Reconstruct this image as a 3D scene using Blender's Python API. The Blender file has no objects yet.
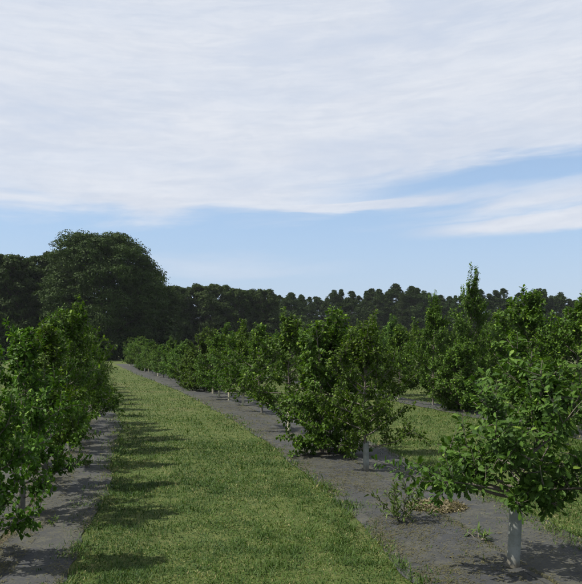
import bpy, math, random
import numpy as np

# ------------------------------------------------------------------ camera, sky, sun, exposure
scene = bpy.context.scene
CAM_H = 1.7
cam_d = bpy.data.cameras.new('camera')
cam_d.sensor_fit = 'HORIZONTAL'; cam_d.sensor_width = 36.0
cam_d.lens = 36.0 * 620.0 / 582.0
cam_d.shift_y = 53.0 / 582.0
cam_d.clip_end = 5000.0; cam_d.clip_start = 0.05
cam = bpy.data.objects.new('camera', cam_d)
scene.collection.objects.link(cam)
cam.location = (0, 0, CAM_H); cam.rotation_euler = (math.radians(90), 0, 0)
scene.camera = cam

SUN_EL, SUN_TRAVEL = math.radians(53), (1.0, 0.11)
sun_d = bpy.data.lights.new('sun', 'SUN')
sun_d.energy = 5.0; sun_d.angle = math.radians(0.6); sun_d.color = (1.0, 0.95, 0.86)
sun = bpy.data.objects.new('sun', sun_d); scene.collection.objects.link(sun)
az = math.atan2(SUN_TRAVEL[1], SUN_TRAVEL[0])
from mathutils import Vector
sun.rotation_euler = Vector((math.cos(az) * math.cos(SUN_EL), math.sin(az) * math.cos(SUN_EL), -math.sin(SUN_EL))).to_track_quat('-Z', 'Y').to_euler()
sun.location = (-30, -10, 40)

world = bpy.data.worlds.new('World'); scene.world = world; world.use_nodes = True
wt = world.node_tree; wt.nodes.clear()


class NT:
    """small helper to write node graphs"""
    def __init__(s, tree): s.t = tree
    def n(s, kind, **kw):
        nd = s.t.nodes.new(kind)
        for k, v in kw.items():
            if k.startswith('in_'):
                key = k[3:]
                key = int(key) if key.isdigit() else key.replace('_', ' ')
                s.put(nd.inputs[key], v)
            else: setattr(nd, k, v)
        return nd
    def put(s, sock, v):
        if hasattr(v, 'links') or isinstance(v, bpy.types.NodeSocket): s.t.links.new(v, sock)
        elif isinstance(v, (tuple, list)) and len(v) == 3 and sock.type == 'RGBA': sock.default_value = (*v, 1)
        else: sock.default_value = v
    def math(s, op, a, b=0.0, c=0.0, clamp=False):
        nd = s.t.nodes.new('ShaderNodeMath'); nd.operation = op; nd.use_clamp = clamp
        s.put(nd.inputs[0], a); s.put(nd.inputs[1], b); s.put(nd.inputs[2], c)
        return nd.outputs[0]
    def smooth(s, v, lo, hi):
        nd = s.t.nodes.new('ShaderNodeMapRange'); nd.interpolation_type = 'SMOOTHSTEP'
        s.put(nd.inputs[0], v); s.put(nd.inputs[1], lo); s.put(nd.inputs[2], hi)
        nd.inputs[3].default_value = 0; nd.inputs[4].default_value = 1
        return nd.outputs[0]
    def mix(s, f, a, b, mode='MIX'):
        nd = s.t.nodes.new('ShaderNodeMix'); nd.data_type = 'RGBA'; nd.blend_type = mode
        s.put(nd.inputs[0], f); s.put(nd.inputs[6], a); s.put(nd.inputs[7], b)
        return nd.outputs[2]
    def noise(s, vec, scale, detail=4, rough=0.55, dist=0.0):
        nd = s.n('ShaderNodeTexNoise', in_Scale=scale, in_Detail=detail, in_Roughness=rough, in_Distortion=dist)
        if vec is not None: s.t.links.new(vec, nd.inputs['Vector'])
        return nd.outputs['Fac']
    def vec(s, x, y, z=0.0):
        nd = s.t.nodes.new('ShaderNodeCombineXYZ')
        s.put(nd.inputs[0], x); s.put(nd.inputs[1], y); s.put(nd.inputs[2], z)
        return nd.outputs[0]


def build_sky():
    g = NT(wt)
    sky = g.n('ShaderNodeTexSky', sky_type='NISHITA', sun_disc=False)
    sky.sun_elevation = SUN_EL
    sky.sun_rotation = math.radians(90) - math.atan2(-SUN_TRAVEL[1], -SUN_TRAVEL[0])
    sky.air_density = 1.0; sky.dust_density = 0.25; sky.ozone_density = 1.6
    bg_sky = g.n('ShaderNodeBackground', in_Color=sky.outputs[0], in_Strength=0.106)
    tc = g.n('ShaderNodeTexCoord')
    sp = g.n('ShaderNodeSeparateXYZ'); wt.links.new(tc.outputs['Generated'], sp.inputs[0])
    x, y, z = sp.outputs
    a = g.math('ARCTAN2', x, y)
    r = g.math('SQRT', g.math('ADD', g.math('MULTIPLY', x, x), g.math('MULTIPLY', y, y)))
    e = g.math('DIVIDE', z, g.math('MAXIMUM', r, 0.02))
    # streaky high cloud: noise stretched along the horizon, tilted a little
    tilt = g.math('ADD', e, g.math('MULTIPLY', g.math('SINE', a), -0.05))
    v1 = g.vec(g.math('MULTIPLY', a, 2.2), g.math('MULTIPLY', tilt, 13.0), 3.1)
    n1 = g.noise(v1, 1.0, 6, 0.55, 0.6)
    v2 = g.vec(g.math('MULTIPLY', a, 5.0), g.math('MULTIPLY', tilt, 42.0), 7.7)
    n2 = g.noise(v2, 1.0, 5, 0.6, 0.4)
    wob = g.math('ADD', g.math('MULTIPLY', g.math('SUBTRACT', n1, 0.5), 0.16), g.math('MULTIPLY', g.math('SUBTRACT', n2, 0.5), 0.05))
    ew = g.math('ADD', e, wob)

    def blob(ca, ce, wa, we, lo=0.35, hi=1.15, slope=0.0):
        da = g.math('DIVIDE', g.math('SUBTRACT', a, ca), wa)
        de = g.math('DIVIDE', g.math('SUBTRACT', g.math('ADD', g.math('ADD', e, g.math('MULTIPLY', wob, 0.55)), g.math('MULTIPLY', g.math('SUBTRACT', a, ca), -slope)), ce), we)
        d = g.math('SQRT', g.math('ADD', g.math('MULTIPLY', da, da), g.math('MULTIPLY', de, de)))
        return g.math('SUBTRACT', 1.0, g.smooth(d, lo, hi))
    deck = g.smooth(g.math('ADD', ew, g.math('MULTIPLY', a, -0.03)), 0.180, 0.238)
    gap = blob(0.36, 0.258, 0.40, 0.030, 0.30, 1.05, 0.05)
    m = g.math('MULTIPLY', deck, g.math('SUBTRACT', 1.0, g.math('MULTIPLY', gap, 0.95)))
    s1 = g.math('MULTIPLY', blob(0.08, 0.222, 0.29, 0.021, 0.45, 1.0, 0.0), 1.0)
    s2 = g.math('MULTIPLY', blob(0.44, 0.194, 0.29, 0.027, 0.45, 1.05, 0.06), 1.0)
    s3 = g.math('MULTIPLY', blob(-0.12, 0.128, 0.24, 0.020, 0.0, 1.2, 0.0), 0.40)
    for s_ in (s1, s2, s3):
        m = g.math('MAXIMUM', m, s_)
    thin = g.math('ADD', 0.84, g.math('MULTIPLY', g.smooth(n1, 0.25, 0.7), 0.16))
    m = g.math('MULTIPLY', m, thin, clamp=True)
    # pale milky air low over the horizon
    milk = g.math('SUBTRACT', 0.93, g.math('MULTIPLY', g.smooth(e, 0.0, 0.34), 0.45))
    m2 = m
    v3 = g.vec(g.math('MULTIPLY', a, 16.0), g.math('MULTIPLY', tilt, 70.0), 1.3)
    n3 = g.noise(v3, 1.0, 6, 0.65, 0.8)
    fib = g.math('ADD', g.math('MULTIPLY', n2, 0.55), g.math('MULTIPLY', n3, 0.45))
    ccol = g.mix(g.smooth(fib, 0.30, 0.70), (0.420, 0.454, 0.520), (0.500, 0.522, 0.566))
    v4 = g.vec(g.math('MULTIPLY', a, 3.2), g.math('MULTIPLY', tilt, 11.0), 9.4)
    ccol = g.mix(g.math('MULTIPLY', g.smooth(g.noise(v4, 1.0, 5, 0.6, 0.5), 0.46, 0.68), 0.75), ccol, (0.385, 0.430, 0.515))
    bg_c = g.n('ShaderNodeBackground', in_Color=ccol, in_Strength=1.0)
    bg_m = g.n('ShaderNodeBackground', in_Color=g.mix(g.smooth(e, 0.03, 0.25), (0.310, 0.380, 0.480), (0.255, 0.360, 0.510)), in_Strength=1.0)
    lo = g.n('ShaderNodeMixShader'); wt.links.new(milk, lo.inputs[0]); wt.links.new(bg_sky.outputs[0], lo.inputs[1]); wt.links.new(bg_m.outputs[0], lo.inputs[2])
    mx = g.n('ShaderNodeMixShader')
    wt.links.new(m2, mx.inputs[0]); wt.links.new(lo.outputs[0], mx.inputs[1]); wt.links.new(bg_c.outputs[0], mx.inputs[2])
    out = g.n('ShaderNodeOutputWorld'); wt.links.new(mx.outputs[0], out.inputs[0])


build_sky()
scene.view_settings.view_transform = 'Standard'; scene.view_settings.look = 'None'
scene.view_settings.exposure = 0.65; scene.view_settings.gamma = 1.0
scene.render.engine = 'CYCLES'
scene.cycles.max_bounces = 6; scene.cycles.diffuse_bounces = 3; scene.cycles.transmission_bounces = 4
scene.cycles.use_denoising = True

# ------------------------------------------------------------------ helpers
C = scene.collection


def G(px, py):
    """a point of the level ground seen at a pixel of the photograph (used once, to survey the plot)"""
    d = 620.0 * CAM_H / (py - 345.0)
    return np.array([(px - 291.0) / 620.0 * d, d])


def mesh_from(name, verts, faces, tint=None, smooth=False):
    """faces: (n,3) or (n,4) int array"""
    me = bpy.data.meshes.new(name)
    verts = np.asarray(verts, dtype=np.float32); faces = np.asarray(faces, dtype=np.int32)
    k = faces.shape[1]
    me.vertices.add(len(verts)); me.vertices.foreach_set('co', verts.ravel())
    me.loops.add(faces.size); me.loops.foreach_set('vertex_index', faces.ravel())
    me.polygons.add(len(faces))
    me.polygons.foreach_set('loop_start', np.arange(len(faces), dtype=np.int32) * k)
    me.polygons.foreach_set('loop_total', np.full(len(faces), k, dtype=np.int32))
    if smooth: me.polygons.foreach_set('use_smooth', np.ones(len(faces), dtype=bool))
    if tint is not None:
        at = me.attributes.new('tint', 'FLOAT', 'POINT'); at.data.foreach_set('value', np.asarray(tint, dtype=np.float32))
    me.update(calc_edges=True)
    return me


def add(name, me, mat, parent=None):
    o = bpy.data.objects.new(name, me); C.objects.link(o)
    if mat is not None and len(me.materials) == 0: me.materials.append(mat)
    if parent is not None: o.parent = parent
    return o


def tag(o, label=None, cat=None, group=None, kind=None):
    if label: o['label'] = label
    if cat: o['category'] = cat
    if group: o['group'] = group
    if kind: o['kind'] = kind
    return o


def empty(name, loc, rz=0.0, s=1.0):
    o = bpy.data.objects.new(name, None); C.objects.link(o)
    o.location = loc; o.rotation_euler = (0, 0, rz); o.scale = (s, s, s) if not isinstance(s, tuple) else s
    o.empty_display_size = 0.1
    return o


def unit(v): return v / np.maximum(np.linalg.norm(v, axis=-1, keepdims=True), 1e-9)


def tubes(lines, sides=5):
    """lines: list of (points (n,3), radii (n,)); returns verts, quads of capless tapered tubes closed to a point"""
    V, F, base = [], [], 0
    ang = np.arange(sides) / sides * 2 * math.pi
    for P, R in lines:
        P = np.asarray(P, float); n = len(P)
        T = np.gradient(P, axis=0); T = unit(T)
        ref = np.where(np.abs(T[:, 2:3]) > 0.9, np.array([[1.0, 0, 0]]), np.array([[0, 0, 1.0]]))
        U = unit(np.cross(T, ref)); W = np.cross(T, U)
        ring = P[:, None, :] + np.asarray(R)[:, None, None] * (np.cos(ang)[None, :, None] * U[:, None, :] + np.sin(ang)[None, :, None] * W[:, None, :])
        V.append(ring.reshape(-1, 3))
        i = np.arange(n - 1)[:, None] * sides; j = np.arange(sides)[None, :]; j2 = (j + 1) % sides
        q = np.stack([i + j, i + j2, i + sides + j2, i + sides + j], -1).reshape(-1, 4) + base
        F.append(q); base += n * sides
    return np.concatenate(V), np.concatenate(F)


# leaf outlines: x along the midrib, y across, folded and curled a little
def leaf_template(kind):
    if kind == 'oak':
        xs = [0.0, .14, .24, .32, .42, .52, .60, .70, .79, .88, 1.0]
        ws = [.02, .05, .15, .10, .23, .14, .28, .17, .24, .13, .02]
    elif kind == 'round':
        xs = [0.0, .28, .72, 1.0]; ws = [.05, .34, .32, .05]
    elif kind == 'plain':
        xs = [0.0, .52, 1.0]; ws = [.07, .33, .05]
    elif kind == 'quad':
        xs = [0.0, 1.0]; ws = [.26, .22]
    elif kind == 'long':
        xs = [0.0, .25, .6, 1.0]; ws = [.02, .13, .11, .01]
    xs = np.array(xs); ws = np.array(ws); n = len(xs)
    curl = -0.16 * xs ** 2
    mid = np.stack([xs, 0 * xs, curl], 1)
    lf = np.stack([xs, ws, curl + 0.28 * ws], 1); rt = np.stack([xs, -ws, curl + 0.28 * ws], 1)
    V = np.concatenate([mid, lf, rt]); F = []
    for i in range(n - 1):
        F += [(i, i + 1, n + i + 1, n + i), (i, 2 * n + i, 2 * n + i + 1, i + 1)]
    return V, np.array(F)


TEMPL = {k: leaf_template(k) for k in ('oak', 'round', 'plain', 'long', 'quad')}


def scatter(templ, P, D, N, S, tint):
    """leaves: one template per point, along D, facing N"""
    TV, TF = templ
    X = unit(D); Z = unit(N - (N * X).sum(-1, keepdims=True) * X); Y = np.cross(Z, X)
    V = P[:, None, :] + S[:, None, None] * (TV[None, :, 0:1] * X[:, None] + TV[None, :, 1:2] * Y[:, None] + TV[None, :, 2:3] * Z[:, None])
    F = TF[None] + (np.arange(len(P)) * len(TV))[:, None, None]
    return V.reshape(-1, 3), F.reshape(-1, TF.shape[1]), np.repeat(tint, len(TV))


class Noise2:
    """value noise over the ground"""
    def __init__(s, seed): s.g = np.random.default_rng(seed).random((256, 256))
    def __call__(s, x, y, f):
        x = np.asarray(x) * f; y = np.asarray(y) * f
        xi = np.floor(x).astype(int); yi = np.floor(y).astype(int)
        u = x - xi; v = y - yi; u = u * u * (3 - 2 * u); v = v * v * (3 - 2 * v)
        g = s.g
        a = g[xi % 256, yi % 256]; b = g[(xi + 1) % 256, yi % 256]; c = g[xi % 256, (yi + 1) % 256]; d = g[(xi + 1) % 256, (yi + 1) % 256]
        return (a * (1 - u) + b * u) * (1 - v) + (c * (1 - u) + d * u) * v


NA, NB, NC = Noise2(1), Noise2(2), Noise2(3)

# ------------------------------------------------------------------ materials


def new_mat(name):
    m = bpy.data.materials.new(name); m.use_nodes = True
    m.node_tree.nodes.clear()
    return m, NT(m.node_tree)


def leaf_mat(name, dark, mid, young, trans=0.30, rough=0.42, vary=0.25, spec=0.12):
    m, g = new_mat(name)
    at = g.n('ShaderNodeAttribute', attribute_name='tint')
    oi = g.n('ShaderNodeObjectInfo')
    t = at.outputs['Fac']
    c = g.mix(g.smooth(t, 0.0, 0.62), dark, mid)
    c = g.mix(g.smooth(t, 0.72, 1.0), c, young)
    hs = g.n('ShaderNodeHueSaturation', in_Hue=g.math('ADD', 0.5 - 0.012, g.math('MULTIPLY', oi.outputs['Random'], 0.024)),
             in_Saturation=1.0, in_Value=g.math('ADD', 1 - vary / 2, g.math('MULTIPLY', oi.outputs['Random'], vary)), in_Color=c)
    col = hs.outputs[0]
    p = g.n('ShaderNodeBsdfPrincipled', in_Roughness=rough)
    g.put(p.inputs['Base Color'], col); p.inputs['Specular IOR Level'].default_value = spec
    tr = g.n('ShaderNodeBsdfTranslucent')
    g.put(tr.inputs[0], g.mix(1.0, col, (1.35, 1.5, 0.55), 'MULTIPLY'))
    mx = g.n('ShaderNodeMixShader', in_0=trans)
    m.node_tree.links.new(p.outputs[0], mx.inputs[1]); m.node_tree.links.new(tr.outputs[0], mx.inputs[2])
    out = g.n('ShaderNodeOutputMaterial'); m.node_tree.links.new(mx.outputs[0], out.inputs[0])
    return m


def surf(name, colour_fn, rough=0.9, bump=None, spec=0.2):
    m, g = new_mat(name)
    tc = g.n('ShaderNodeTexCoord'); v = tc.outputs['Object']
    geo = g.n('ShaderNodeNewGeometry')
    p = g.n('ShaderNodeBsdfPrincipled', in_Roughness=rough); p.inputs['Specular IOR Level'].default_value = spec
    g.put(p.inputs['Base Color'], colour_fn(g, v, geo.outputs['Position']))
    if bump:
        b = g.n('ShaderNodeBump', in_Strength=bump[1], in_Distance=bump[2])
        g.put(b.inputs['Height'], g.noise(geo.outputs['Position'] if len(bump) > 3 else v, bump[0], 5, 0.65))
        m.node_tree.links.new(b.outputs[0], p.inputs['Normal'])
    out = g.n('ShaderNodeOutputMaterial'); m.node_tree.links.new(p.outputs[0], out.inputs[0])
    return m


M = {}
M['oak_leaf'] = leaf_mat('oak_leaf', (0.022, 0.048, 0.007), (0.052, 0.098, 0.014), (0.120, 0.185, 0.028), 0.22, 0.55)
M['orchard_leaf'] = leaf_mat('orchard_leaf', (0.024, 0.054, 0.006), (0.060, 0.116, 0.013), (0.145, 0.225, 0.027), 0.24, 0.55)
M['wood_leaf'] = leaf_mat('wood_leaf', (0.018, 0.032, 0.007), (0.030, 0.050, 0.010), (0.050, 0.075, 0.015), 0.15, 0.7, 0.3, 0.1)
M['pine_leaf'] = leaf_mat('pine_leaf', (0.020, 0.036, 0.010), (0.032, 0.054, 0.014), (0.052, 0.080, 0.021), 0.12, 0.7, 0.3, 0.1)
M['weed_leaf'] = leaf_mat('weed_leaf', (0.040, 0.070, 0.018), (0.075, 0.12, 0.030), (0.13, 0.19, 0.05), 0.25, 0.45)


def straw_tint(name, a, b, c):
    return leaf_mat(name, a, b, c, 0.22, 0.6, 0.0, 0.2)


M['grass'] = straw_tint('grass', (0.022, 0.050, 0.007), (0.062, 0.102, 0.017), (0.22, 0.195, 0.085))
M['straw'] = straw_tint('straw', (0.09, 0.075, 0.045), (0.17, 0.140, 0.085), (0.26, 0.22, 0.14))
M['litter'] = straw_tint('litter', (0.055, 0.056, 0.024), (0.095, 0.088, 0.040), (0.18, 0.155, 0.08))


def c_ground(g, v, pos):
    n1 = g.noise(pos, 0.5, 5, 0.6); n2 = g.noise(pos, 5.0, 5, 0.7); n3 = g.noise(pos, 40.0, 3, 0.7)
    c = g.mix(g.smooth(n2, 0.35, 0.66), (0.038, 0.064, 0.012), (0.076, 0.092, 0.024))
    c = g.mix(g.smooth(n1, 0.48, 0.72), c, (0.078, 0.082, 0.028))
    c = g.mix(g.math('MULTIPLY', g.smooth(n3, 0.42, 0.75), 0.6), c, (0.045, 0.042, 0.020))
    return c


def c_fabric(g, v, pos):
    n1 = g.noise(pos, 1.1, 6, 0.62); n2 = g.noise(pos, 7.0, 6, 0.72); n3 = g.noise(pos, 60.0, 3, 0.7)
    base = g.mix(n3, (0.021, 0.0225, 0.024), (0.037, 0.039, 0.041))
    base = g.mix(g.smooth(n2, 0.45, 0.75), base, (0.050, 0.051, 0.051))
    grime = g.math('MULTIPLY', g.smooth(g.math('ADD', g.math('MULTIPLY', n1, 0.62), g.math('MULTIPLY', n2, 0.38)), 0.42, 0.58), g.smooth(n3, 0.40, 0.60))
    return g.mix(g.math('MULTIPLY', grime, 0.6), base, (0.072, 0.069, 0.034))


def c_bark(g, v, pos):
    n = g.noise(v, 14.0, 5, 0.7)
    return g.mix(n, (0.06, 0.05, 0.04), (0.19, 0.17, 0.14))


def c_guard(g, v, pos):
    n = g.noise(v, 9.0, 5, 0.65); n2 = g.noise(v, 60.0, 3, 0.6)
    c = g.mix(g.smooth(n, 0.35, 0.7), (0.235, 0.25, 0.23), (0.15, 0.162, 0.145))
    c = g.mix(g.math('MULTIPLY', g.smooth(n2, 0.55, 0.7), 0.5), c, (0.16, 0.15, 0.11))
    sp = g.n('ShaderNodeSeparateXYZ'); g.put(sp.inputs[0], v)
    mud = g.math('SUBTRACT', 1.0, g.smooth(g.math('ADD', sp.outputs[2], g.math('MULTIPLY', g.noise(v, 22.0, 4, .7), -0.16)), -.06, .05))
    return g.mix(g.math('MULTIPLY', mud, .8), c, (0.085, 0.07, 0.045))


def c_guard_tan(g, v, pos):
    n = g.noise(v, 8.0, 5, 0.65)
    return g.mix(g.smooth(n, 0.3, 0.7), (0.46, 0.44, 0.31), (0.30, 0.28, 0.19))


M['ground'] = surf('ground', c_ground, 0.95, (30.0, 0.6, 0.03, 1))
M['fabric'] = surf('fabric', c_fabric, 0.75, (55.0, 0.35, 0.01, 1), 0.3)
M['bark'] = surf('bark', c_bark, 0.9, (40.0, 0.5, 0.01))
M['guard'] = surf('guard', c_guard, 0.55, (30.0, 0.2, 0.005), 0.4)
M['guard_tan'] = surf('guard_tan', c_guard_tan, 0.55, (30.0, 0.2, 0.005), 0.4)
M['guard_dull'] = surf('guard_dull', lambda g, v, p: g.mix(g.smooth(g.noise(v, 9.0, 5, .65), .3, .7), (0.15, 0.145, 0.125), (0.085, 0.08, 0.068)), 0.7, (30.0, 0.2, 0.005), 0.3)
M['dark_bark'] = surf('dark_bark', lambda g, v, p: g.mix(g.noise(v, 3.0, 5, .7), (0.022, 0.018, 0.014), (0.055, 0.047, 0.038)), 0.95, (8.0, 0.5, 0.05))
M['soil'] = surf('soil', lambda g, v, p: g.mix(g.noise(p, 25.0, 5, .7), (0.035, 0.028, 0.02), (0.10, 0.08, 0.055)), 0.95, (40, .6, .02, 1))

# ------------------------------------------------------------------ the plot: rows curve away to the left
# surveyed edge of the grass alley along the middle row's cloth (pixel -> ground)
edge_px = [(389, 558), (355, 517), (317, 482), (269, 448), (257, 438), (233, 421), (206, 404), (171.5, 388.6), (130, 371.3)]
edge = np.array([G(*p) for p in edge_px])
co = np.polyfit(edge[:, 1], edge[:, 0] , 3, w=1.0 / np.sqrt(edge[:, 1]))
dd = np.linspace(0.0, 75.0, 600)
dcl = np.clip(dd, 4.5, 40.0)
xx = np.polyval(co, dcl)
sl = np.polyval(np.polyder(co), np.array([4.5, 40.0]))
xx = xx + np.where(dd < 4.5, (dd - 4.5) * sl[0], 0) + np.where(dd > 40, (dd - 40) * sl[1] , 0)
EDGE = np.stack([xx, dd], 1)
tan_ = unit(np.gradient(EDGE, axis=0)); nor = np.stack([tan_[:, 1], -tan_[:, 0]], 1)     # nor points to the right


def offset_curve(o): return EDGE + nor * o


ROW = {2: 0.86, 1: 0.86 - 4.05, 3: 0.86 + 5.1, 4: 0.86 + 9.9, 5: 0.86 + 14.7, 0: 0.86 - 8.2}


def on_row(o, y):
    c = offset_curve(o)
    return np.array([np.interp(y, c[:, 1], c[:, 0]), y])


def row_frame(x, y):
    """signed offset right of EDGE for ground points"""
    xe = np.interp(y, EDGE[:, 1], EDGE[:, 0]); slope = np.interp(y, EDGE[:, 1], tan_[:, 0] / tan_[:, 1])
    return (x - xe) / np.sqrt(1 + slope ** 2)


# ground: one sheet to the horizon, finer near the camera
gx = np.concatenate([[-2500, -900, -300], np.linspace(-100, 100, 41), [300, 900, 2500]])
gy = np.concatenate([[-600, -100, -30], np.linspace(-5, 150, 63), [300, 900, 3000]])
X, Y = np.meshgrid(gx, gy); nx, ny = len(gx), len(gy)
V = np.stack([X.ravel(), Y.ravel(), 0 * X.ravel()], 1)
i, j = np.meshgrid(np.arange(nx - 1), np.arange(ny - 1)); b = (j * nx + i).ravel()
tag(add('ground', mesh_from('ground', V, np.stack([b, b + 1, b + nx + 1, b + nx], 1)), M['ground']), 'mown grass field running back to the woods', kind='structure')


# ground cloth: two overlapping sheets to each row, slit along the trunks
def cloth_sheet(o0, o1, y0, y1, lip_side, seed, ragged):
    c = EDGE; m = (c[:, 1] >= y0 - .2) & (c[:, 1] <= y1)
    ys = np.concatenate([np.arange(y0, min(y1, 14), 0.09), np.arange(min(y1, 14), y1, 0.2)]) if y1 > 14 else np.arange(y0, y1, 0.09)
    us = np.linspace(0, 1, 15)
    cx = np.interp(ys, c[:, 1], c[:, 0]); nx_ = np.interp(ys, c[:, 1], nor[:, 0]); ny_ = np.interp(ys, c[:, 1], nor[:, 1])
    rg = np.random.default_rng(seed)
    w0 = (NA(ys, seed * 3.1, 1.3) - .5) * ragged[0] + (NB(ys, seed * 1.7, 5.0) - .5) * ragged[0] * .5
    w1 = (NA(ys, seed * 5.3, 1.3) - .5) * ragged[1] + (NB(ys, seed * 2.9, 5.0) - .5) * ragged[1] * .5
    O = (o0 + w0)[:, None] * (1 - us)[None] + (o1 + w1)[:, None] * us[None]
    PX = cx[:, None] + nx_[:, None] * O; PY = ys[:, None] + ny_[:, None] * O
    Z = 0.008 + 0.020 * NC(PX, PY, 1.6) ** 2 + 0.006 * NB(PX, PY, 9.0)
    prof = us if lip_side > 0 else 1 - us
    lip = np.clip((prof - .90) / .10, 0, 1)
    Z = Z + lip[None] * (0.003 + 0.025 * np.clip(NA(PX, PY, 1.1) - .35, 0, 1)) + (0.004 if lip_side > 0 else 0)
    Z = Z * np.where((np.minimum(us, 1 - us) < .01) & (prof < .5), 0.35, 1.0)[None] + 0.003
    n, k = Z.shape
    V = np.stack([PX, PY, Z], -1).reshape(-1, 3)
    a, b_ = np.meshgrid(np.arange(n - 1), np.arange(k - 1), indexing='ij'); q = (a * k + b_).ravel()
    return mesh_from('weed_barrier', V, np.stack([q, q + 1, q + k + 1, q + k], 1), smooth=True)


def cloth_row(r, y0, y1, half_l, half_r, lab_l, lab_r, gap=-.03):
    o = ROW[r]
    tag(add('weed_barrier', cloth_sheet(o - half_l, o - gap * .5, y0, y1, +1, r * 7 + 1, (0.15, 0.06)), M['fabric']), lab_l, 'ground cloth', 'weed barrier cloths along the tree rows')
    tag(add('weed_barrier', cloth_sheet(o + gap * .5, o + half_r, y0, y1, -1, r * 7 + 2, (0.06, 0.15)), M['fabric']), lab_r, 'ground cloth', 'weed barrier cloths along the tree rows')
    ys = np.linspace(y0, y1, 120); c = offset_curve(o); x = np.interp(ys, c[:, 1], c[:, 0])
    V = np.concatenate([np.stack([x - .12, ys, 0 * ys + .004], 1), np.stack([x + .12, ys, 0 * ys + .004], 1)])
    n = len(ys); k = np.arange(n - 1)
    tag(add('planting_slit', mesh_from('planting_slit', V, np.stack([k, k + n, k + n + 1, k + 1], 1)), M['soil']), 'bare soil in the slit of the ground cloth along row %d' % r, kind='structure')


cloth_row(1, 1.5, 46, 0.80, 0.72, 'grey weed cloth on the far side of the left tree row', 'grey weed cloth crossed by tree shadows beside the left row', .05)
cloth_row(2, 1.5, 55, 0.86, 0.90, 'littered grey weed cloth between the grass alley and the middle tree row', 'bare dark weed cloth under and behind the white-guarded near oak')
cloth_row(3, 6.0, 45, 0.45, 0.45, 'weed cloth strip on the near side of the row behind the near oak', 'weed cloth strip on the far side of the row behind the near oak')


# grass: short mown blades, thinning with distance
def grass_field():
    rg = np.random.default_rng(11)
    Ps = []
    bands = [(3.9, 6, 7500), (6, 8, 5000), (8, 11, 2600), (11, 15, 950), (15, 21, 420), (21, 30, 190), (30, 42, 80)]
    out = []
    for y0, y1, den in bands:
        xl = -0.55 * y1 - 0.3; xr = 0.5 * y1 + .3
        n = int((xr - xl) * (y1 - y0) * den)
        x = rg.uniform(xl, xr, n); y = rg.uniform(y0, y1, n)
        keep = np.abs(x) < 0.50 * y + .25
        x, y = x[keep], y[keep]
        u = row_frame(x, y)
        ok = np.ones(len(x), bool); edge_d = np.full(len(x), 9.0); inside = np.zeros(len(x))
        for r, hl, hr in ((1, .80, .72), (2, .86, .90), (3, .34, .34)):
            fr = u - ROW[r]
            wob = (NA(x, y, 1.7) - .5) * .14 + (NB(x, y, 8.0) - .5) * .14
            d_ = np.maximum(-hl - fr, fr - hr) + wob          # >0 outside the cloth
            inside = np.maximum(inside, ((fr > -hl - .06) & (fr < hr + .06)) * 1.0)
            edge_d = np.minimum(edge_d, np.where(d_ > -0.1, d_, 9))
            stray = (rg.random(len(x)) < 0.012) & (NC(x, y, 1.2) > .62) | (rg.random(len(x)) < 0.05) & (np.abs(fr) < .05)
            ok &= (d_ > 0.0) | stray | ((d_ > -.34) & (rg.random(len(x)) < .9 * np.clip(1 + d_ / .34, 0, 1) ** 1.6 * np.clip(NC(x, y, 4.0) * 2.4 - .55, 0, 1)))
        patch = NC(x, y, 1.1) * .55 + NB(x, y, 3.1) * .45
        track = np.exp(-((u + .62) / .16) ** 2) + np.exp(-((u + 1.82) / .16) ** 2)
        ok &= rg.random(len(x)) < (0.12 + 1.65 * patch) * (1 - .22 * track)
        out.append(np.stack([x[ok], y[ok], edge_d[ok], patch[ok], inside[ok]], 1))
    A = np.concatenate(out); n = len(A)
    x, y, ed, patch, inside = A.T
    far = np.maximum(y / 5.0, 1.0)
    h = rg.uniform(.010, .034, n) * (0.6 + 0.5 * NA(x, y, 2.3) + .5 * NB(x, y, 9.0)) * far ** .30
    tall = np.clip(1.0 - np.abs(ed) / .12, 0, 1) * (rg.random(n) < .6)
    h *= 1 + .55 * tall
    clump = (NA(x, y, 4.7) * .6 + NB(x, y, 11.) * .4 > .62) & (rg.random(n) < .8); h = np.where(clump, h * 1.9, h)
    w = rg.uniform(.003, .007, n) * far ** .75
    a = rg.uniform(0, 2 * math.pi, n); lean = rg.uniform(.3, 2.2, n)
    D = np.stack([np.cos(a) * lean, np.sin(a) * lean, np.ones(n)], 1); D = unit(D)
    S = np.stack([-np.sin(a), np.cos(a), 0 * a], 1)
    P = np.stack([x, y, inside * .016], 1)
    h = h * (1 + .25 * inside)
    tip = P + D * h[:, None]; tip[:, 2] -= 0.25 * h * lean ** 2 * .5; tip[:, 2] = np.maximum(tip[:, 2], .006)
    midp = P + D * (h * .55)[:, None]; midp[:, 2] += h * .05
    V = np.stack([P - S * w[:, None] * .5, P + S * w[:, None] * .5, midp - S * w[:, None] * .45, midp + S * w[:, None] * .45, tip], 1)
    dry = NB(x, y, .8) * .35 + NC(x, y, 4.0) * .3 + NA(x, y, 13.0) * .35
    t = np.clip(rg.normal(.40, .20, n) + (dry - .5) * 1.3, 0, .70)
    straw = rg.random(n) < .05 + .85 * np.clip(dry - .47, 0, 1) + .10 * (ed < .15)
    t = np.where(straw, rg.uniform(.78, 1.0, n), t)
    t = np.where(clump, np.minimum(t, .35), t)
    base = (np.arange(n) * 5)[:, None]
    F = np.concatenate([base + np.array([[0, 1, 3]]), base + np.array([[0, 3, 2]]), base + np.array([[2, 3, 4]])])
    tag(add('grass', mesh_from('grass', V.reshape(-1, 3), F, np.repeat(t, 5)), M['grass']), 'short mown grass with dry straw patches in the alleys', 'grass', kind='stuff')
    return n


print('grass blades', grass_field())


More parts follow.
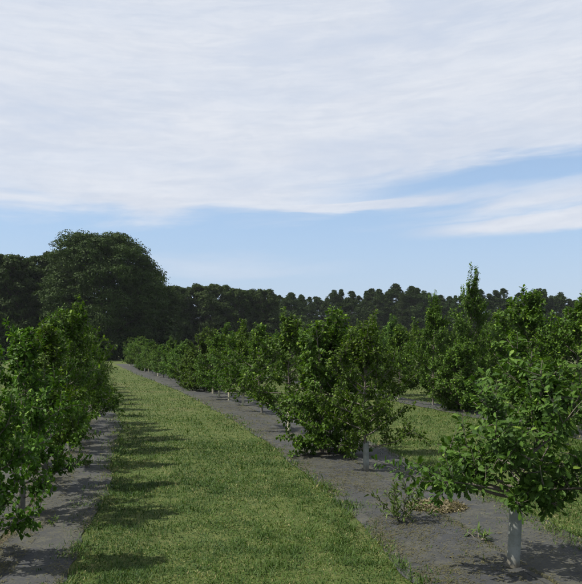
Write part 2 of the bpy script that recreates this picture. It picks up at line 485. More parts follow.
def litter():
    """clippings and dead leaf bits lying on the cloth"""
    rg = np.random.default_rng(5); n = 420000
    y = 3.8 + 16 * rg.random(n) ** 1.5; x = rg.uniform(-.5, .5, n) * y
    u = row_frame(x, y); ok = np.zeros(n, bool)
    for r, hl, hr in ((1, .8, .7), (2, .86, .86)):
        fr = u - ROW[r]; inn = (fr > -hl) & (fr < hr)
        side = np.where(fr < 0, .62, .12) if r == 2 else np.where(np.abs(fr) < .30, .7, .08)
        side = np.where(np.abs(fr - .03) < .05, 1.3, side)
        edge_ = np.minimum(fr + hl, hr - fr); side = side + .7 * np.clip(1 - edge_ / .18, 0, 1)
        ok |= inn & (rg.random(n) < side * np.clip((NA(x, y, 1.5) * .35 + NB(x, y, 6) * .35 + NC(x, y, 17.) * .3 - .30) * 2.6, 0, 1))
    x, y = x[ok], y[ok]; n = len(x)
    L = rg.uniform(.005, .017, n) * np.maximum(y / 6, 1) ** .6; W = rg.uniform(.0015, .004, n) * np.maximum(y / 6, 1) ** .6
    a = rg.uniform(0, 2 * math.pi, n); P = np.stack([x, y, 0.024 + rg.uniform(0, .008, n)], 1)
    P[:, 2] = .017 + 0.020 * NC(x, y, 1.6) ** 2 + 0.006 * NB(x, y, 9.0) + rg.uniform(0, .006, n)
    d = np.stack([np.cos(a), np.sin(a), rg.uniform(-.1, .35, n)], 1) * L[:, None]; s = np.stack([-np.sin(a), np.cos(a), rg.uniform(-.3, .3, n)], 1) * W[:, None]
    V = np.stack([P - d - s, P + d - s * .4, P + d + s * .4, P - d + s], 1)
    t = rg.uniform(0, .85, n)
    tag(add('grass_clippings', mesh_from('grass_clippings', V.reshape(-1, 3), np.arange(n * 4).reshape(-1, 4), np.repeat(t, 4)), M['litter']), 'dry clippings and leaf litter strewn on the weed cloths', 'litter', kind='stuff')
    print('litter', n)


litter()


# ------------------------------------------------------------------ orchard trees
def bez(p0, d0, L, up, rg, n=6, wob=.10):
    """a limb: starts along d0, bends upward"""
    P = [np.array(p0, float)]; d = unit(np.array(d0, float)); st = L / (n - 1)
    for k in range(n - 1):
        d = unit(d + np.array([0, 0, up / (n - 1)]) + rg.normal(0, wob, 3)); P.append(P[-1] + d * st)
    return np.array(P)


def at_t(P, t):
    f = t * (len(P) - 1); k = min(int(f), len(P) - 2); f -= k
    return P[k] * (1 - f) + P[k + 1] * f, unit(P[k + 1] - P[k])


def leaves_on(P, rg, spacing, start, out):
    L = np.linalg.norm(np.diff(P, axis=0), axis=1).sum(); n = max(2, int(L * (1 - start) / spacing))
    for k in range(n):
        t = start + (1 - start) * (k + rg.random()) / n
        p, d = at_t(P, min(t, .999)); out.append((p, d, t, k == n - 1))


def orchard_proto(seed, H, R, clear, prim=20, sec=6, leaf=.085, kind='plain', spacing=.022, stems=1, lean=(0, 0), leader=0.0,
                  extra=(), top_heavy=.55, mat='orchard_leaf', loose=0):
    """returns meshes: trunk, branches, crown (+ loose leaf transforms for the nearest leaves)"""
    rg = np.random.default_rng(seed); limbs = []; twigs = []; trunks = []; spots = []
    for s_ in range(stems):
        a = rg.uniform(0, 6.28); off = np.array([math.cos(a), math.sin(a), 0]) * (0 if stems == 1 else rg.uniform(.03, .10))
        n = 9; zs = np.linspace(0, H * (.90 if stems == 1 else rg.uniform(.7, .95)), n)
        st_ = min(clear, .55); bend = (np.clip(zs - st_, 0, 9) / (H - st_)) ** 1.1
        P = np.stack([off[0] + lean[0] * bend + np.cumsum(rg.normal(0, .014, n)) * (zs > max(.3, st_)) + (0 if stems == 1 else 1) * math.cos(a) * .30 * R * (zs / H),
                      off[1] + lean[1] * bend + np.cumsum(rg.normal(0, .014, n)) * (zs > max(.3, st_)) + (0 if stems == 1 else 1) * math.sin(a) * .30 * R * (zs / H), zs], 1)
        rad = np.linspace(.026 if stems == 1 else .016, .006, n) * (H / 2.0) ** .5
        trunks.append((P, rad))
        if leader > 0:
            L_ = bez(P[-1], (rg.normal(0, .08), rg.normal(0, .08), 1), leader, .3, rg, 6, .05); twigs.append((L_, np.linspace(.006, .002, 6)))
            leaves_on(L_, rg, spacing * .55, 0.0, spots)
        np_ = max(6, prim // stems); ga = rg.uniform(0, 6.28)
        for k in range(np_):
            f = ((k + rg.random() * .8) / np_) ** (1.0 if stems == 1 else 1.35)
            z = clear + (H * .88 - clear) * f
            t = min(z / zs[-1], .995); p, d = at_t(P, t)
            ga += 2.4 + rg.normal(0, .3)
            prof = (1 - (max(0, f - top_heavy) / (1 - top_heavy)) ** 1.15 * .80) * (.82 + .18 * min(1, f / .25))
            L_ = R * prof * (1 + .18 * math.cos(ga * 2 + seed)) * rg.choice([rg.uniform(.5, .75), rg.uniform(.8, 1.05), rg.uniform(1.0, 1.3)])
            el = math.radians(rg.uniform(-4, 22) + 34 * f ** 1.3)
            d0 = (math.cos(ga) * math.cos(el), math.sin(ga) * math.cos(el), math.sin(el))
            B = bez(p, d0, L_, (.05 + .45 * rg.random()) if f < .5 else .25 + .4 * rg.random(), rg); limbs.append((B, np.linspace(.011, .003, 6)))
        for (px_, dr, L_, up) in extra:
            p, d = at_t(P, min(px_ / zs[-1], .99)); B = bez(p, dr, L_, up, rg, 7, .06); limbs.append((B, np.linspace(.014, .003, 7)))
        for k in range(int((8 + 4 * rg.random()) / (1 if stems == 1 else 2.2))):       # upright shoots that break the outline of the top
            p, d = at_t(P, rg.uniform(.72, .98)); a = rg.uniform(0, 6.28); el = math.radians(rg.uniform(50, 80))
            B = bez(p, (math.cos(a) * math.cos(el), math.sin(a) * math.cos(el), math.sin(el)), rg.uniform(.2, .52) * H / 2, .3, rg); limbs.append((B, np.linspace(.007, .002, 6)))
    for B, r_ in list(limbs):                            # leafy upright shoots on the boughs
        if rg.random() < .75:
            p, d = at_t(B, rg.uniform(.45, .98)); q = bez(p, (rg.normal(0, .25), rg.normal(0, .25), 1), rg.uniform(.14, .34) * (H / 2) ** .5, .2, rg, 5, .08)
            twigs.append((q, np.linspace(.004, .0015, 5))); leaves_on(q, rg, spacing * .8, .0, spots)
    for B, r_ in limbs:
        leaves_on(B, rg, spacing * .9, .42, spots)
        LB = np.linalg.norm(np.diff(B, axis=0), axis=1).sum()
        for k in range(sec):
            p, d = at_t(B, .32 + .66 * (k + rg.random() * .6) / sec)
            q = unit(d * .7 + rg.normal(0, .75, 3) + np.array([0, 0, .25]))
            T_ = bez(p, q, min(LB * rg.uniform(.20, .42), .34), rg.uniform(-.3, .6), rg, 4, .12); twigs.append((T_, np.linspace(.004, .0015, 4)))
            leaves_on(T_, rg, spacing, .05, spots)
    P = np.array([s[0] for s in spots]); D = np.array([s[1] for s in spots]); tt = np.array([s[2] for s in spots]); n = len(P)
    side = unit(np.cross(D, rg.normal(0, 1, (n, 3))))
    LD = unit(D * .45 + side * .85 + np.array([0, 0, -.12]) + rg.normal(0, .18, (n, 3)))
    P = P + side * rg.uniform(.0, .03, (n, 1))
    cen = np.array([lean[0] * .6, lean[1] * .6, (clear + H) / 2])
    LN = unit(np.array([0, 0, .75]) + .6 * unit(P - cen) + rg.normal(0, .55, (n, 3)))
    S = leaf * rg.uniform(.60, 1.20, n) * np.where(tt > .93, .7, 1.0)
    high = np.clip((P[:, 2] - clear) / (H - clear), 0, 1)
    tint = np.clip(rg.normal(.40, .20, n), 0, .72) + np.where((tt > .80) & (rg.random(n) < .15 + .45 * high), rg.uniform(.2, .5, n), 0)
    tint = np.clip(tint, 0, 1)
    keep = P[:, 2] > .05
    P, LD, LN, S, tint = P[keep], LD[keep], LN[keep], S[keep], tint[keep]
    res = {}
    sel = np.zeros(len(P), bool)
    if loose:
        near = np.argsort(P[:, 1] + .5 * P[:, 2] * 0 - .15 * np.abs(P[:, 0]))[:loose]; sel[near] = True
        res['loose'] = (P[sel], LD[sel], LN[sel], S[sel], tint[sel])
    V, F, T = scatter(TEMPL[kind], P[~sel], LD[~sel], LN[~sel], S[~sel], tint[~sel])
    res['crown'] = mesh_from('crown', V, F, T); res['crown'].materials.append(M[mat])
    V, F = tubes(trunks, 7); res['trunk'] = mesh_from('trunk', V, F, smooth=True); res['trunk'].materials.append(M['bark'])
    V, F = tubes(limbs + twigs, 4); res['branches'] = mesh_from('branches', V, F, smooth=True); res['branches'].materials.append(M['bark'])
    return res


def guard_mesh(seed, h, r, ragged=.012):
    """a plastic trunk guard: open split tube with a wall, slightly crushed"""
    rg = np.random.default_rng(seed); k = 20; zs = np.array([0, .03, .1, .25, .45, .65, .85, .97, 1.0]) * h
    a = np.arange(k) / k * 2 * math.pi; rings = []
    for wall in (0, 1):
        for iz, z in enumerate(zs if wall == 0 else zs[::-1]):
            rr = r * (1 + .06 * np.sin(2 * a + seed + z * 3) + .03 * np.sin(3 * a + z * 9)) * (1.05 if z < .02 else 1) - wall * .004
            zz = z + (ragged * np.sin(a * 3 + seed) + ragged * .6 * np.sin(a * 7) if z > h * .96 else 0)
            rings.append(np.stack([np.cos(a) * rr + .02 * z / h * math.sin(seed), np.sin(a) * rr, z + 0 * a + (zz - z)], 1))
    V = np.concatenate(rings); n = len(rings); F = []
    for i_ in range(n - 1):
        for j_ in range(k): F.append((i_ * k + j_, i_ * k + (j_ + 1) % k, (i_ + 1) * k + (j_ + 1) % k, (i_ + 1) * k + j_))
    return mesh_from('trunk_guard', V, F, smooth=True)


GUARDS = []
for s_, (h, r, mt) in enumerate([(.36, .036, 'guard_tan'), (.40, .040, 'guard'), (.34, .036, 'guard_dull'), (.30, .036, 'guard_dull')]):
    me = guard_mesh(s_ + 3, h, r); me.materials.append(M[mt]); GUARDS.append(me)

PROTO = {
    'oak1': orchard_proto(21, 2.0, .96, .25, 26, 9, .059, 'plain', spacing=0.00920, top_heavy=.22),
    'oak2': orchard_proto(22, 2.1, 1.0, .22, 27, 9, .058, 'plain', spacing=0.00920, lean=(.10, .06), top_heavy=.22),
    'oak3': orchard_proto(23, 1.9, .94, .27, 25, 9, .061, 'round', spacing=0.01040, lean=(-.10, .03), top_heavy=.22),
    'oak4': orchard_proto(24, 2.0, .95, .24, 26, 9, .059, 'plain', spacing=0.00920, leader=.3, top_heavy=.18),
    'oak5': orchard_proto(27, 1.95, .98, .22, 25, 10, .056, 'plain', spacing=0.00920, lean=(.05, -.1), top_heavy=.22),
    'slim': orchard_proto(28, 1.95, .78, .30, 32, 9, .050, 'plain', spacing=0.00760, top_heavy=.22),
    'low1': orchard_proto(25, 1.9, .76, .12, 32, 9, .052, 'plain', spacing=0.0078, top_heavy=.22),
    'low2': orchard_proto(26, 1.95, .74, .12, 31, 9, .054, 'round', spacing=0.0086, top_heavy=.22),
    'hazel1': orchard_proto(31, 2.15, .76, .03, 84, 7, .056, 'round', stems=5, spacing=0.0092, top_heavy=.35),
    'hazel2': orchard_proto(32, 1.55, .78, .03, 80, 7, .058, 'round', stems=5, spacing=0.01080, top_heavy=.22),
    'tall1': orchard_proto(41, 2.9, 1.25, .30, 46, 9, .072, 'plain', leader=.75, top_heavy=.15, spacing=0.01160),
    'tall2': orchard_proto(42, 2.6, 1.35, .26, 44, 9, .072, 'round', leader=.25, top_heavy=.30, spacing=0.01240),
    'tall3': orchard_proto(43, 2.5, 1.25, .28, 42, 9, .070, 'plain', leader=.35, top_heavy=.35, spacing=0.01160, lean=(.12, 0)),
}

ORD = ['first', 'second', 'third', 'fourth', 'fifth', 'sixth', 'seventh', 'eighth', 'ninth', 'tenth', 'eleventh', 'twelfth', 'thirteenth', 'fourteenth', 'fifteenth',
       'sixteenth', 'seventeenth', 'eighteenth', 'nineteenth']
TENS = {20: 'twent', 30: 'thirt', 40: 'fort', 50: 'fift', 60: 'sixt', 70: 'sevent'}


def ordinal(n):
    if n <= 19: return ORD[n - 1]
    t = n // 10 * 10
    return TENS[t] + 'ieth' if n == t else TENS[t] + 'y-' + ORD[n - t - 1]


def plant(proto, x, y, rz, s, label, group, guard=None, name='orchard_tree', cat='tree', gs=1.0):
    root = empty(name, (x, y, 0.0), rz, s)
    tag(root, label, cat, group)
    p = PROTO[proto]
    t = add('trunk', p['trunk'], None, root); add('branches', p['branches'], None, root); add('crown', p['crown'], None, root)
    if guard is not None:
        g = add('trunk_guard', GUARDS[guard], None, root); g.location = (0, 0, .012)
        ss = s if isinstance(s, tuple) else (s, s, s)
        g.scale = (gs / ss[0], gs / ss[1], gs / ss[2])
    return root


rnd = random.Random(4)
ROWNAME = {0: 'row beyond the left row', 1: 'left row', 2: 'middle row', 3: 'row behind the near oak', 4: 'fourth row', 5: 'fifth row'}
GROUP = {1: 'young trees of the left row', 2: 'young trees of the middle row', 3: 'young trees of the row behind the near oak', 4: 'young trees of the fourth row', 5: 'young trees of the fifth row'}

# --- near oak at the right, with its own crown and big lobed leaves
near = orchard_proto(77, 1.38, .72, .58, 21, 9, .062, 'oak', spacing=0.0090, lean=(.40, .12), mat='oak_leaf', loose=300, top_heavy=.75,
                     extra=[(.54, (-1, -.10, .22), .84, .10), (.57, (-.95, -.35, .30), .74, .0), (.60, (-.9, .30, .45), .60, .0), (.58, (.95, -.3, .12), .90, .1),
                            (.60, (.1, -.9, .25), .45, .1), (.62, (.8, .5, .25), .95, .2), (.58, (.4, -.8, .05), .34, -.1), (.56, (-.3, -.9, .1), .30, -.2), (.60, (.1, -1, .4), .30, -.1), (.56, (.8, -.6, .0), .40, -.1)])
NEAR = G(513, 570)
nr = empty('oak_tree', (NEAR[0], NEAR[1], 0)); tag(nr, 'near spreading oak with a tall weathered white trunk guard on dark cloth', 'tree')
add('trunk', near['trunk'], None, nr); add('branches', near['branches'], None, nr); ncrown = add('crown', near['crown'], None, nr); ncrown['kind'] = 'stuff'
gm = guard_mesh(9, .54, .046, .006); gm.materials.append(M['guard']); g_ = add('trunk_guard', gm, None, nr); g_.location = (0, 0, .01); g_.rotation_euler = (.01, .03, 0)
# the nearest leaves can be told apart: each is an object, sharing leaf meshes of five tints
LEAFME = []
from mathutils import Matrix
for tn in (.12, .3, .45, .6, .92):
    V, F = TEMPL['oak']; me = mesh_from('leaf', V, F, np.full(len(V), tn)); me.materials.append(M['oak_leaf']); LEAFME.append(me)
P, LD, LN, S, TI = near['loose']
Xa = unit(LD); Za = unit(LN - (LN * Xa).sum(-1, keepdims=True) * Xa); Ya = np.cross(Za, Xa)
for q in range(len(P)):
    o = bpy.data.objects.new('leaf', LEAFME[int(np.argmin(np.abs(np.array([.12, .3, .45, .6, .92]) - TI[q])))]); C.objects.link(o); o.parent = ncrown
    m4 = np.eye(4); m4[:3, 0] = Xa[q] * S[q]; m4[:3, 1] = Ya[q] * S[q]; m4[:3, 2] = Za[q] * S[q]; m4[:3, 3] = P[q]
    o.matrix_local = Matrix(m4.tolist())

# --- middle row: the surveyed ones first
mid = [  # px, py of the base, prototype, height scale, guard
    (366, 472, 'slim', (.84, .84, .98), 1, .95, 'slim round-leaved oak with a pale guard, first past the sucker plant'),
    (325, 455, 'hazel1', (.92, .92, .96), None, 1, 'dense dark bush leafy to the ground, left of the slim oak'),
    (289, 431, 'oak4', (1.0, 1.0, 1.08), 0, 1, 'bushy tree with a tan guard just behind the dense dark bush'),
    (262, 414, 'oak2', (.98, .98, .98), 2, .9, 'drooping tree with a short guard, second behind the dense dark bush'),
    (243, 406, 'oak1', (.98, .98, 1.04), 0, 1, 'rounded tree with a tan guard, third behind the dense dark bush')]
ymax = 0
for (px, py, pr, s, gd, gs, lab) in mid:
    p = G(px, py); ymax = max(ymax, p[1])
    plant(pr, p[0], p[1], rnd.uniform(0, 6.28), s, 'young ' + lab if not lab.startswith('dense') else lab, GROUP[2], gd, gs=gs)
y = ymax + 1.35; k = 6
while y < 50:
    p = on_row(ROW[2], y); p = p + np.array([rnd.uniform(-.08, .08), 0])
    pr = rnd.choice(['oak1', 'oak2', 'oak3', 'oak4', 'oak5', 'oak2', 'hazel2', 'oak4', 'hazel1'])
    s = rnd.uniform(.80, 1.06) * (1.0 if y < 26 else .93)
    gd = None if pr.startswith('hazel') else rnd.choice([0, 2, 0, 1])
    plant(pr, p[0], p[1], rnd.uniform(0, 6.28), (s * rnd.uniform(.92, 1.10), s * rnd.uniform(.92, 1.10), s * rnd.uniform(.92, 1.08)), 'small young tree, %s in the middle row behind the sucker plant' % ordinal(k), GROUP[2], gd)
    y += rnd.uniform(1.25, 1.5); k += 1

# --- left row
left = [(4.70, 'low2', .86), (6.1, 'low1', .98), (7.35, 'low2', .97), (8.6, 'oak5', 1.0), (9.8, 'oak2', .98), (10.9, 'oak4', 1.14), (12.2, 'oak4', 1.05)]
y = 13.3
while y < 36: left.append((y, rnd.choice(['slim', 'oak4', 'oak3', 'oak5']), rnd.uniform(.86, 1.04))); y += rnd.uniform(1.3, 1.5)
for k, (y, pr, s) in enumerate(left):
    p = on_row(ROW[1], y)
    plant(pr, p[0], p[1], rnd.uniform(0, 6.28), (s * (.80 if pr.startswith('low') else .76), s * (.80 if pr.startswith('low') else .76), s), 'leafy young oak, %s from the front in the left row' % ordinal(k + 1), GROUP[1], 3)

# --- row behind the near oak
row3 = [(10.6, 'tall2', .95), (11.8, 'tall3', .98), (13.1, 'tall2', 1.0)]
for k, (y, pr, s) in enumerate(row3):
    p = on_row(ROW[3], y)
    plant(pr, p[0], p[1], rnd.uniform(0, 6.28), (s * .90, s * .90, s), 'tall broad young tree, %s from the front in the row behind the near oak' % ordinal(k + 1), GROUP[3], 0)
p = G(467, 412); plant('hazel2', p[0], p[1], 1.0, (1.05, 1.05, 1.05), 'dense low bush on the grass beside the tall-leadered trees', GROUP[3])
p = G(474, 411); plant('tall1', p[0] + .12, p[1] + .6, 2.0, (.72, .72, 1.16), 'tallest young tree with a thin leader shoot against the sky', GROUP[3], 0)
p = G(433, 406); plant('tall1', p[0], p[1], 4.0, (.76, .76, .96), 'tall young tree with bare short stem, left of the low dense bush', GROUP[3], 2, gs=.8)
y = 19.2; k = 5
while y < 44:
    p = on_row(ROW[3], y); pr = rnd.choice(['tall2', 'oak4', 'oak2', 'tall3', 'oak1']); s = rnd.uniform(.95, 1.08) * (.82 if pr.startswith('tall') else 1.08)
    plant(pr, p[0], p[1], rnd.uniform(0, 6.28), (s * .95, s * .95, s), 'young tree, %s behind the tall trees in the row past the near oak' % ordinal(k - 4), GROUP[3], 0); y += rnd.uniform(1.4, 1.8); k += 1
# --- rows further to the right
for r, y0, y1 in ((4, 18.5, 40), (5, 27, 42)):
    y = y0; k = 1
    while y < y1:
        p = on_row(ROW[r], y)
        pr = rnd.choice(['tall2', 'tall3', 'oak4', 'tall1'])
        s = rnd.uniform(.95, 1.12) * (.92 if pr.startswith('tall') else 1.15)
        plant(pr, p[0], p[1], rnd.uniform(0, 6.28), s, 'distant young tree, %s from the front in the %s' % (ordinal(k), ROWNAME[r]), GROUP[r], 0)
        y += rnd.uniform(1.6, 2.0); k += 1


# --- sucker plant, dry weed heap and small weeds on the cloth
def weed_plant(px, py, stems, h, spread, leaf, seed, label, name, kind='plain', spacing=.02, lean_bias=(0, 0)):
    rg = np.random.default_rng(seed); p = G(px, py); lines = []; spots = []
    for s_ in range(stems):
        a = rg.uniform(0, 6.28); q = rg.uniform(.25, 1) * spread
        B = bez((math.cos(a) * .03, math.sin(a) * .03, 0), (math.cos(a) * q + lean_bias[0], math.sin(a) * q + lean_bias[1], 1), h * rg.uniform(.55, 1.1), -.1, rg, 7, .09)
        lines.append((B, np.linspace(.006, .0015, 7))); leaves_on(B, rg, spacing, .08, spots)
        for k in range(3):
            b0, d = at_t(B, rg.uniform(.25, .9)); T_ = bez(b0, unit(d + rg.normal(0, .6, 3)), h * .25, .2, rg, 4); lines.append((T_, np.linspace(.003, .001, 4))); leaves_on(T_, rg, spacing, .1, spots)
    P = np.array([s[0] for s in spots]); D = np.array([s[1] for s in spots]); n = len(P)
    side = unit(np.cross(D, rg.normal(0, 1, (n, 3))))
    LD = unit(D * .6 + side * .8 + rg.normal(0, .15, (n, 3))); LN = unit(np.array([0, 0, 1.0]) + rg.normal(0, .5, (n, 3)))
    P[:, 2] = np.maximum(P[:, 2], .03)
    root = empty(name, (p[0], p[1], .012)); tag(root, label, 'plant')
    V, F = tubes(lines, 4); add('stem', mesh_from('stem', V, F), M['bark'], root)
    V, F, T = scatter(TEMPL[kind], P, LD, LN, leaf * rg.uniform(.6, 1.2, n), np.clip(rg.normal(.45, .22, n), 0, 1)); add('foliage', mesh_from('foliage', V, F, T), M['weed_leaf'], root)


weed_plant(401, 522, 11, .42, .95, .062, 3, 'low leafy sucker plant sprouting from the cloth between two guarded trees', 'sucker_plant', 'long', .013)
weed_plant(478, 541, 5, .10, 2.2, .07, 5, 'tiny green weed on the cloth left of the near oak guard', 'weed', 'long', .02)
weed_plant(56, 526, 4, .06, 2.0, .05, 6, 'tiny weed tuft on the left weed cloth between shadows', 'weed', 'long', .02)
weed_plant(88, 468, 6, .16, 1.0, .05, 8, 'small leafy weed at the foot of the left row', 'weed', 'plain', .02)
weed_plant(437, 474, 5, .14, 1.6, .05, 9, 'small weed at the back edge of the cloth behind the dry heap', 'weed', 'long', .02)
weed_plant(350, 461, 4, .12, 1.6, .05, 12, 'small weed at the foot of the dense dark bush', 'weed', 'plain', .02)


def dry_heap(px, py, w, n, h, seed, label):
    rg = np.random.default_rng(seed); p = G(px, py)
    r = np.sqrt(rg.random(n)); a = rg.uniform(0, 6.28, n)
    P = np.stack([np.cos(a) * r * w, np.sin(a) * r * w * .75, .01 + h * (1 - r ** 1.5) * rg.random(n)], 1)
    D = unit(np.stack([rg.normal(0, 1, n), rg.normal(0, 1, n), rg.normal(0.15, .45, n)], 1)); N = unit(np.array([0, 0, .8]) + rg.normal(0, .6, (n, 3)))
    V, F, T = scatter(TEMPL['long'], P, D, N, rg.uniform(.02, .06, n), np.clip(rg.normal(.45, .3, n), 0, 1)); V[:, 2] = np.maximum(V[:, 2], .004)
    o = add('dry_weed_heap', mesh_from('dry_weed_heap', V, F, T), M['straw']); o.location = (p[0], p[1], .016)
    tag(o, label, 'dry weeds')


dry_heap(437, 509, .30, 2600, .07, 1, 'heap of dead brown weeds on the cloth beside the sucker plant')


# ------------------------------------------------------------------ woods behind
def wood_proto(seed, H, R, base, lobes, subs, per, size, shape='round', mat='wood_leaf'):
    rg = np.random.default_rng(seed); Ps, Ns = [], []; limbs = []
    n = 8; zs = np.linspace(0, H * .82, n); tr = np.stack([np.cumsum(rg.normal(0, .06, n)), np.cumsum(rg.normal(0, .06, n)), zs], 1); tr[0, :2] = 0
    mid = np.array([0, 0, (base + H) * .45])
    for k in range(lobes):
        f = (k + rg.random()) / lobes
        if shape == 'round':
            u = -0.8 + 1.75 * f; z = base + (H - base) * (u + 1) / 2; rad = math.sqrt(max(0.02, 1 - u * u)) * R
            lr = R * rg.uniform(.20, .34); a = k * 2.4 + rg.normal(0, .4); q = rg.choice([rg.uniform(.25, .6), rg.uniform(.62, .86), rg.uniform(.7, .86)])
        else:      # pine: uneven crown, narrowing to a ragged top
            z = base + (H - base) * f; rad = R * (1.0 - f ** 1.7) ** .9 * rg.uniform(.35, 1.25)
            lr = R * rg.uniform(.16, .30) * (1 - .35 * f); a = k * 2.4 + rg.normal(0, .6); q = rg.uniform(.25, .9)
        c = np.array([math.cos(a) * rad * q, math.sin(a) * rad * q, min(z, H - lr * .8)])
        p0, _ = at_t(tr, min(.98, max(.1, (c[2] - rad * .5) / zs[-1]))); limbs.append((np.stack([p0, (p0 + c) / 2 + [0, 0, .2], c]), np.array([.09, .06, .02]) * H / 12))
        if k % 5 == 0 and shape == 'round':               # heart of the crown
            zc = base + (H - base) * (.10 + .72 * f); lr2 = R * .62 * math.sqrt(max(.05, 1 - (1.9 * (.10 + .72 * f) - .9) ** 2))
            d = unit(rg.normal(0, 1, (per * 3, 3))); Ps.append(np.array([0, 0, zc]) + d * lr2 * rg.uniform(.5, 1, (per * 3, 1)) * np.array([1, 1, .5])); Ns.append(d)
        for j in range(subs):
            o = unit(unit(c - mid) * .55 + rg.normal(0, .75, 3) + np.array([0, 0, .30])); sr = lr * rg.uniform(.34, .62)
            cc = c + o * (lr * rg.uniform(.55, .95)) * np.array([1.1, 1.1, .85])
            d = unit(rg.normal(0, 1, (per, 3))); d[:, 2] = np.abs(d[:, 2]) * np.where(rg.random(per) < .75, 1, -1)
            rr = sr * rg.uniform(.5, 1.08, per) ** .6 if shape == 'round' else sr * (rg.uniform(.1, 1.0, per) ** .5 + rg.exponential(.16, per))
            Ps.append(cc + d * rr[:, None] * np.array([1.15, 1.15, .70])); Ns.append(d)
    P = np.concatenate(Ps); N = np.concatenate(Ns); m = len(P)
    Nn = unit(N + rg.normal(0, .45, (m, 3)) + np.array([0, 0, .2])); D = unit(np.cross(Nn, rg.normal(0, 1, (m, 3))))
    tint = np.clip(rg.normal(.42, .22, m), 0, 1)
    V, F, T = scatter(TEMPL['quad' if shape == 'round' else 'long'], P, D if shape == 'round' else unit(D * .5 + N * .6 + np.array([0, 0, .45])), Nn, size * rg.uniform(.6, 1.3, m) * (1 if shape == 'round' else 2.3), tint); V[:, 2] = np.maximum(V[:, 2], 0)
    out = {'crown': mesh_from('crown', V, F, T)}; out['crown'].materials.append(M[mat])
    V, F = tubes([(tr, np.linspace(.022, .006, n) * H)] + limbs, 6); out['trunk'] = mesh_from('trunk', V, F, smooth=True); out['trunk'].materials.append(M['dark_bark'])
    return out


def pine_proto(seed, H, R, tufts, per, size):
    """loose pine: needle tufts on whorled boughs, broad below and running up to a ragged tip"""
    rg = np.random.default_rng(seed); n = 8; zs = np.linspace(0, H * .97, n)
    tr = np.stack([np.cumsum(rg.normal(0, .05, n)), np.cumsum(rg.normal(0, .05, n)), zs], 1); tr[0, :2] = 0
    boughs = 46; bf = np.sort(rg.random(boughs) ** .8); ba = np.arange(boughs) * 2.4 + rg.normal(0, .4, boughs); bl = rg.uniform(.45, 1.2, boughs)
    k = rg.integers(0, boughs, tufts); f = np.clip(bf[k] * .99 + rg.normal(0, .028, tufts), 0, .99)
    p = R * np.minimum((1 - f) ** .75 * 1.9, 1.0) * bl[k]; t = rg.random(tufts) ** .6
    a = ba[k] + rg.normal(0, .35, tufts); r = p * t
    c = np.stack([np.cos(a) * r, np.sin(a) * r, .3 + (H - .6) * f + .16 * r * rg.uniform(-.6, 1, tufts)], 1)
    tr_r = rg.uniform(.22, .50, tufts) * (1 - .35 * f)
    d = unit(rg.normal(0, 1, (tufts, per, 3)) + np.array([0, 0, .35]))
    P = (c[:, None] + d * tr_r[:, None, None] * rg.uniform(.1, 1.0, (tufts, per, 1)) * np.array([1.2, 1.2, .75])).reshape(-1, 3); N = d.reshape(-1, 3); m = len(P)
    D = unit(N + rg.normal(0, .5, (m, 3)) + np.array([0, 0, .3])); Nn = unit(np.cross(D, rg.normal(0, 1, (m, 3))) + np.array([0, 0, .4]))
    V, F, T = scatter(TEMPL['quad'], P, D, Nn, size * rg.uniform(.6, 1.3, m), np.clip(rg.normal(.42, .25, m), 0, 1)); V[:, 2] = np.maximum(V[:, 2], 0)
    out = {'crown': mesh_from('crown', V, F, T)}; out['crown'].materials.append(M['pine_leaf'])
    limbs = [(np.stack([[0, 0, .3 + (H - .6) * q * .97], [math.cos(b) * R * .6 * l * min((1 - q) ** .62 * 1.5, 1), math.sin(b) * R * .6 * l * min((1 - q) ** .62 * 1.5, 1), .4 + (H - .6) * q]]), np.array([.05, .02])) for q, b, l in zip(bf, ba, bl)]
    V, F = tubes([(tr, np.linspace(.014, .003, n) * H)] + limbs, 5); out['trunk'] = mesh_from('trunk', V, F, smooth=True); out['trunk'].materials.append(M['dark_bark'])
    return out


WOOD = {
    'big': wood_proto(108, 14.0, 6.4, 0.0, 110, 9, 120, .19),
    'w1': wood_proto(102, 12.0, 4.2, 0.0, 60, 7, 75, .24),
    'w2': wood_proto(103, 12.0, 3.6, 0.0, 56, 7, 75, .24),
    'w3': wood_proto(104, 12.0, 4.8, 0.0, 64, 7, 75, .24),
    'p1': pine_proto(111, 14.0, 3.0, 680, 28, .19),
    'p2': pine_proto(112, 14.0, 2.5, 680, 28, .19),
    'p4': pine_proto(114, 14.0, 3.2, 680, 28, .19),
    'p3': pine_proto(113, 14.0, 3.5, 680, 28, .19),
}


def wood_tree(proto, px, top, d, label, group, name, wide=1.0, H0=12.0):
    x = (px - 291.0) / 620.0 * d; h = CAM_H + (345.0 - top) / 620.0 * d; s = h / H0
    r = empty(name, (x, d, 0), rnd.uniform(0, 6.28), (s * wide, s * wide, s)); tag(r, label, 'tree', group)
    add('trunk', WOOD[proto]['trunk'], None, r); add('crown', WOOD[proto]['crown'], None, r)


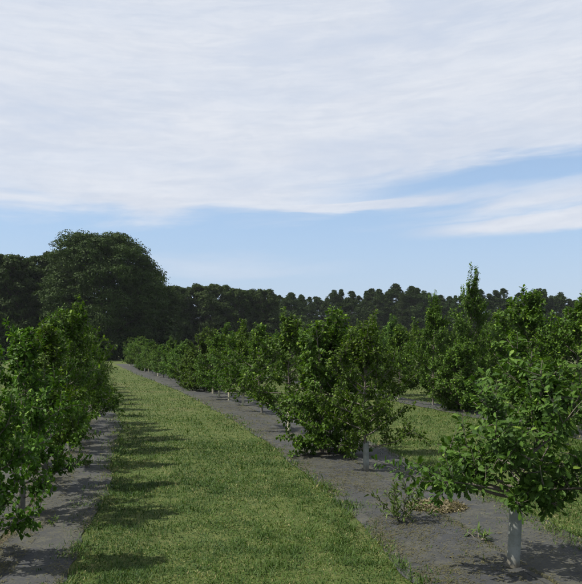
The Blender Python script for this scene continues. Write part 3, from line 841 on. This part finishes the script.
wood_tree('big', 104, 238, 70, 'huge dark round-crowned tree towering over the left woods', None, 'woodland_tree', 1.02, 14.0)
gL = 'dark broadleaf trees of the left woods'
for k, (px, top, d, pr, w) in enumerate([(-22, 262, 72, 'w1', 1), (-4, 262, 78, 'w3', 1), (8, 255, 70, 'w2', 1.0), (30, 262, 74, 'w3', .9), (48, 257, 76, 'w1', .95), (66, 252, 78, 'w2', 1), (140, 268, 74, 'w3', .8), (160, 287, 76, 'w1', .9)]):
    wood_tree(pr, px, top, d, 'dark broadleaf tree of the left woods, %s from the left edge' % ordinal(k + 1), gL, 'woodland_tree', w)
gM = 'broadleaf trees between the big tree and the pines'
for k, (px, top, d) in enumerate([(174, 287, 92), (189, 289, 96), (205, 285, 94), (220, 286, 98), (236, 289, 95), (250, 291, 99), (262, 290, 97)]):
    wood_tree(['w1', 'w2', 'w3'][k % 3], px, top, d, 'broadleaf tree in the far wood, %s to the right of the huge tree' % ordinal(k + 1), gM, 'woodland_tree', rnd.uniform(.65, .95))
gP = 'pines of the far tree line'
px = 274; k = 1
while px < 600:
    top = 294.5 + 2.0 * math.sin(px * .045) + rnd.choice([rnd.uniform(-7, -3), rnd.uniform(-4, 1), rnd.uniform(-1, 3), rnd.uniform(0, 5)]) - 1 - (2 if 330 < px < 420 else 0)
    wood_tree(rnd.choice(['p1', 'p2', 'p3', 'p4']), px, top, rnd.uniform(122, 130), 'dark pine of the far tree line, %s from its left end' % ordinal(k), gP, 'pine_tree', rnd.uniform(.85, 1.3), 14.0)
    px += rnd.uniform(4.5, 9.5); k += 1
px = 262; k = 1
while px < 600:
    wood_tree(rnd.choice(['p1', 'p2', 'p3', 'p4']), px, 296 + rnd.uniform(-3, 5), rnd.uniform(136, 144), 'pine peering over the first rank of the far tree line, %s from the left' % ordinal(k), gP, 'pine_tree', rnd.uniform(.9, 1.2), 14.0)
    px += rnd.uniform(11, 16); k += 1


def undergrowth():
    rg = np.random.default_rng(8); Ps = []
    for x0, y0, x1, y1, n, h in ((-52, 66, -14, 74, 110, 6.5), (-22, 90, 3, 100, 90, 8), (-6, 130, 72, 134, 230, 10.5)):
        for k in range(n):
            f = (k + rg.random()) / n; c = np.array([x0 + (x1 - x0) * f, y0 + (y1 - y0) * f + rg.normal(0, 1.0), 0]); m = 130
            d = unit(rg.normal(0, 1, (m, 3))); d[:, 2] = np.abs(d[:, 2]); hh = h * rg.uniform(.45, 1.0)
            Ps.append(np.concatenate([c + d * np.array([1.5, 1.2, hh]) * rg.uniform(.6, 1.05, (m, 1)), d], 1))
    A = np.concatenate(Ps); P, N = A[:, :3], A[:, 3:]; m = len(P)
    Nn = unit(N + rg.normal(0, .5, (m, 3))); D = unit(np.cross(Nn, rg.normal(0, 1, (m, 3))))
    V, F, T = scatter(TEMPL['plain'], P, D, Nn, rg.uniform(.3, .6, m), np.clip(rg.normal(.4, .2, m), 0, 1)); V[:, 2] = np.maximum(V[:, 2], .0)
    tag(add('undergrowth', mesh_from('undergrowth', V, F, T), M['wood_leaf']), 'dark brush filling the edge of the woods under the trees', 'undergrowth', kind='stuff')


undergrowth()


# ------------------------------------------------------------------ the air: thin summer haze that lifts the far pines
def haze_box():
    x0, x1, y0, y1, z0, z1 = -140, 140, -20, 200, -1.0, 24.0
    V = [(x, y, z) for z in (z0, z1) for y in (y0, y1) for x in (x0, x1)]
    F = [(0, 2, 3, 1), (4, 5, 7, 6), (0, 1, 5, 4), (2, 6, 7, 3), (0, 4, 6, 2), (1, 3, 7, 5)]
    m, g = new_mat('haze')
    v = g.n('ShaderNodeVolumePrincipled', in_Density=0.00016); v.inputs['Color'].default_value = (0.86, 0.91, 1.0, 1)
    out = g.n('ShaderNodeOutputMaterial'); m.node_tree.links.new(v.outputs[0], out.inputs['Volume'])
    tag(add('haze', mesh_from('haze', V, F), m), 'thin summer haze in the air over the field', 'haze', kind='stuff')


haze_box()
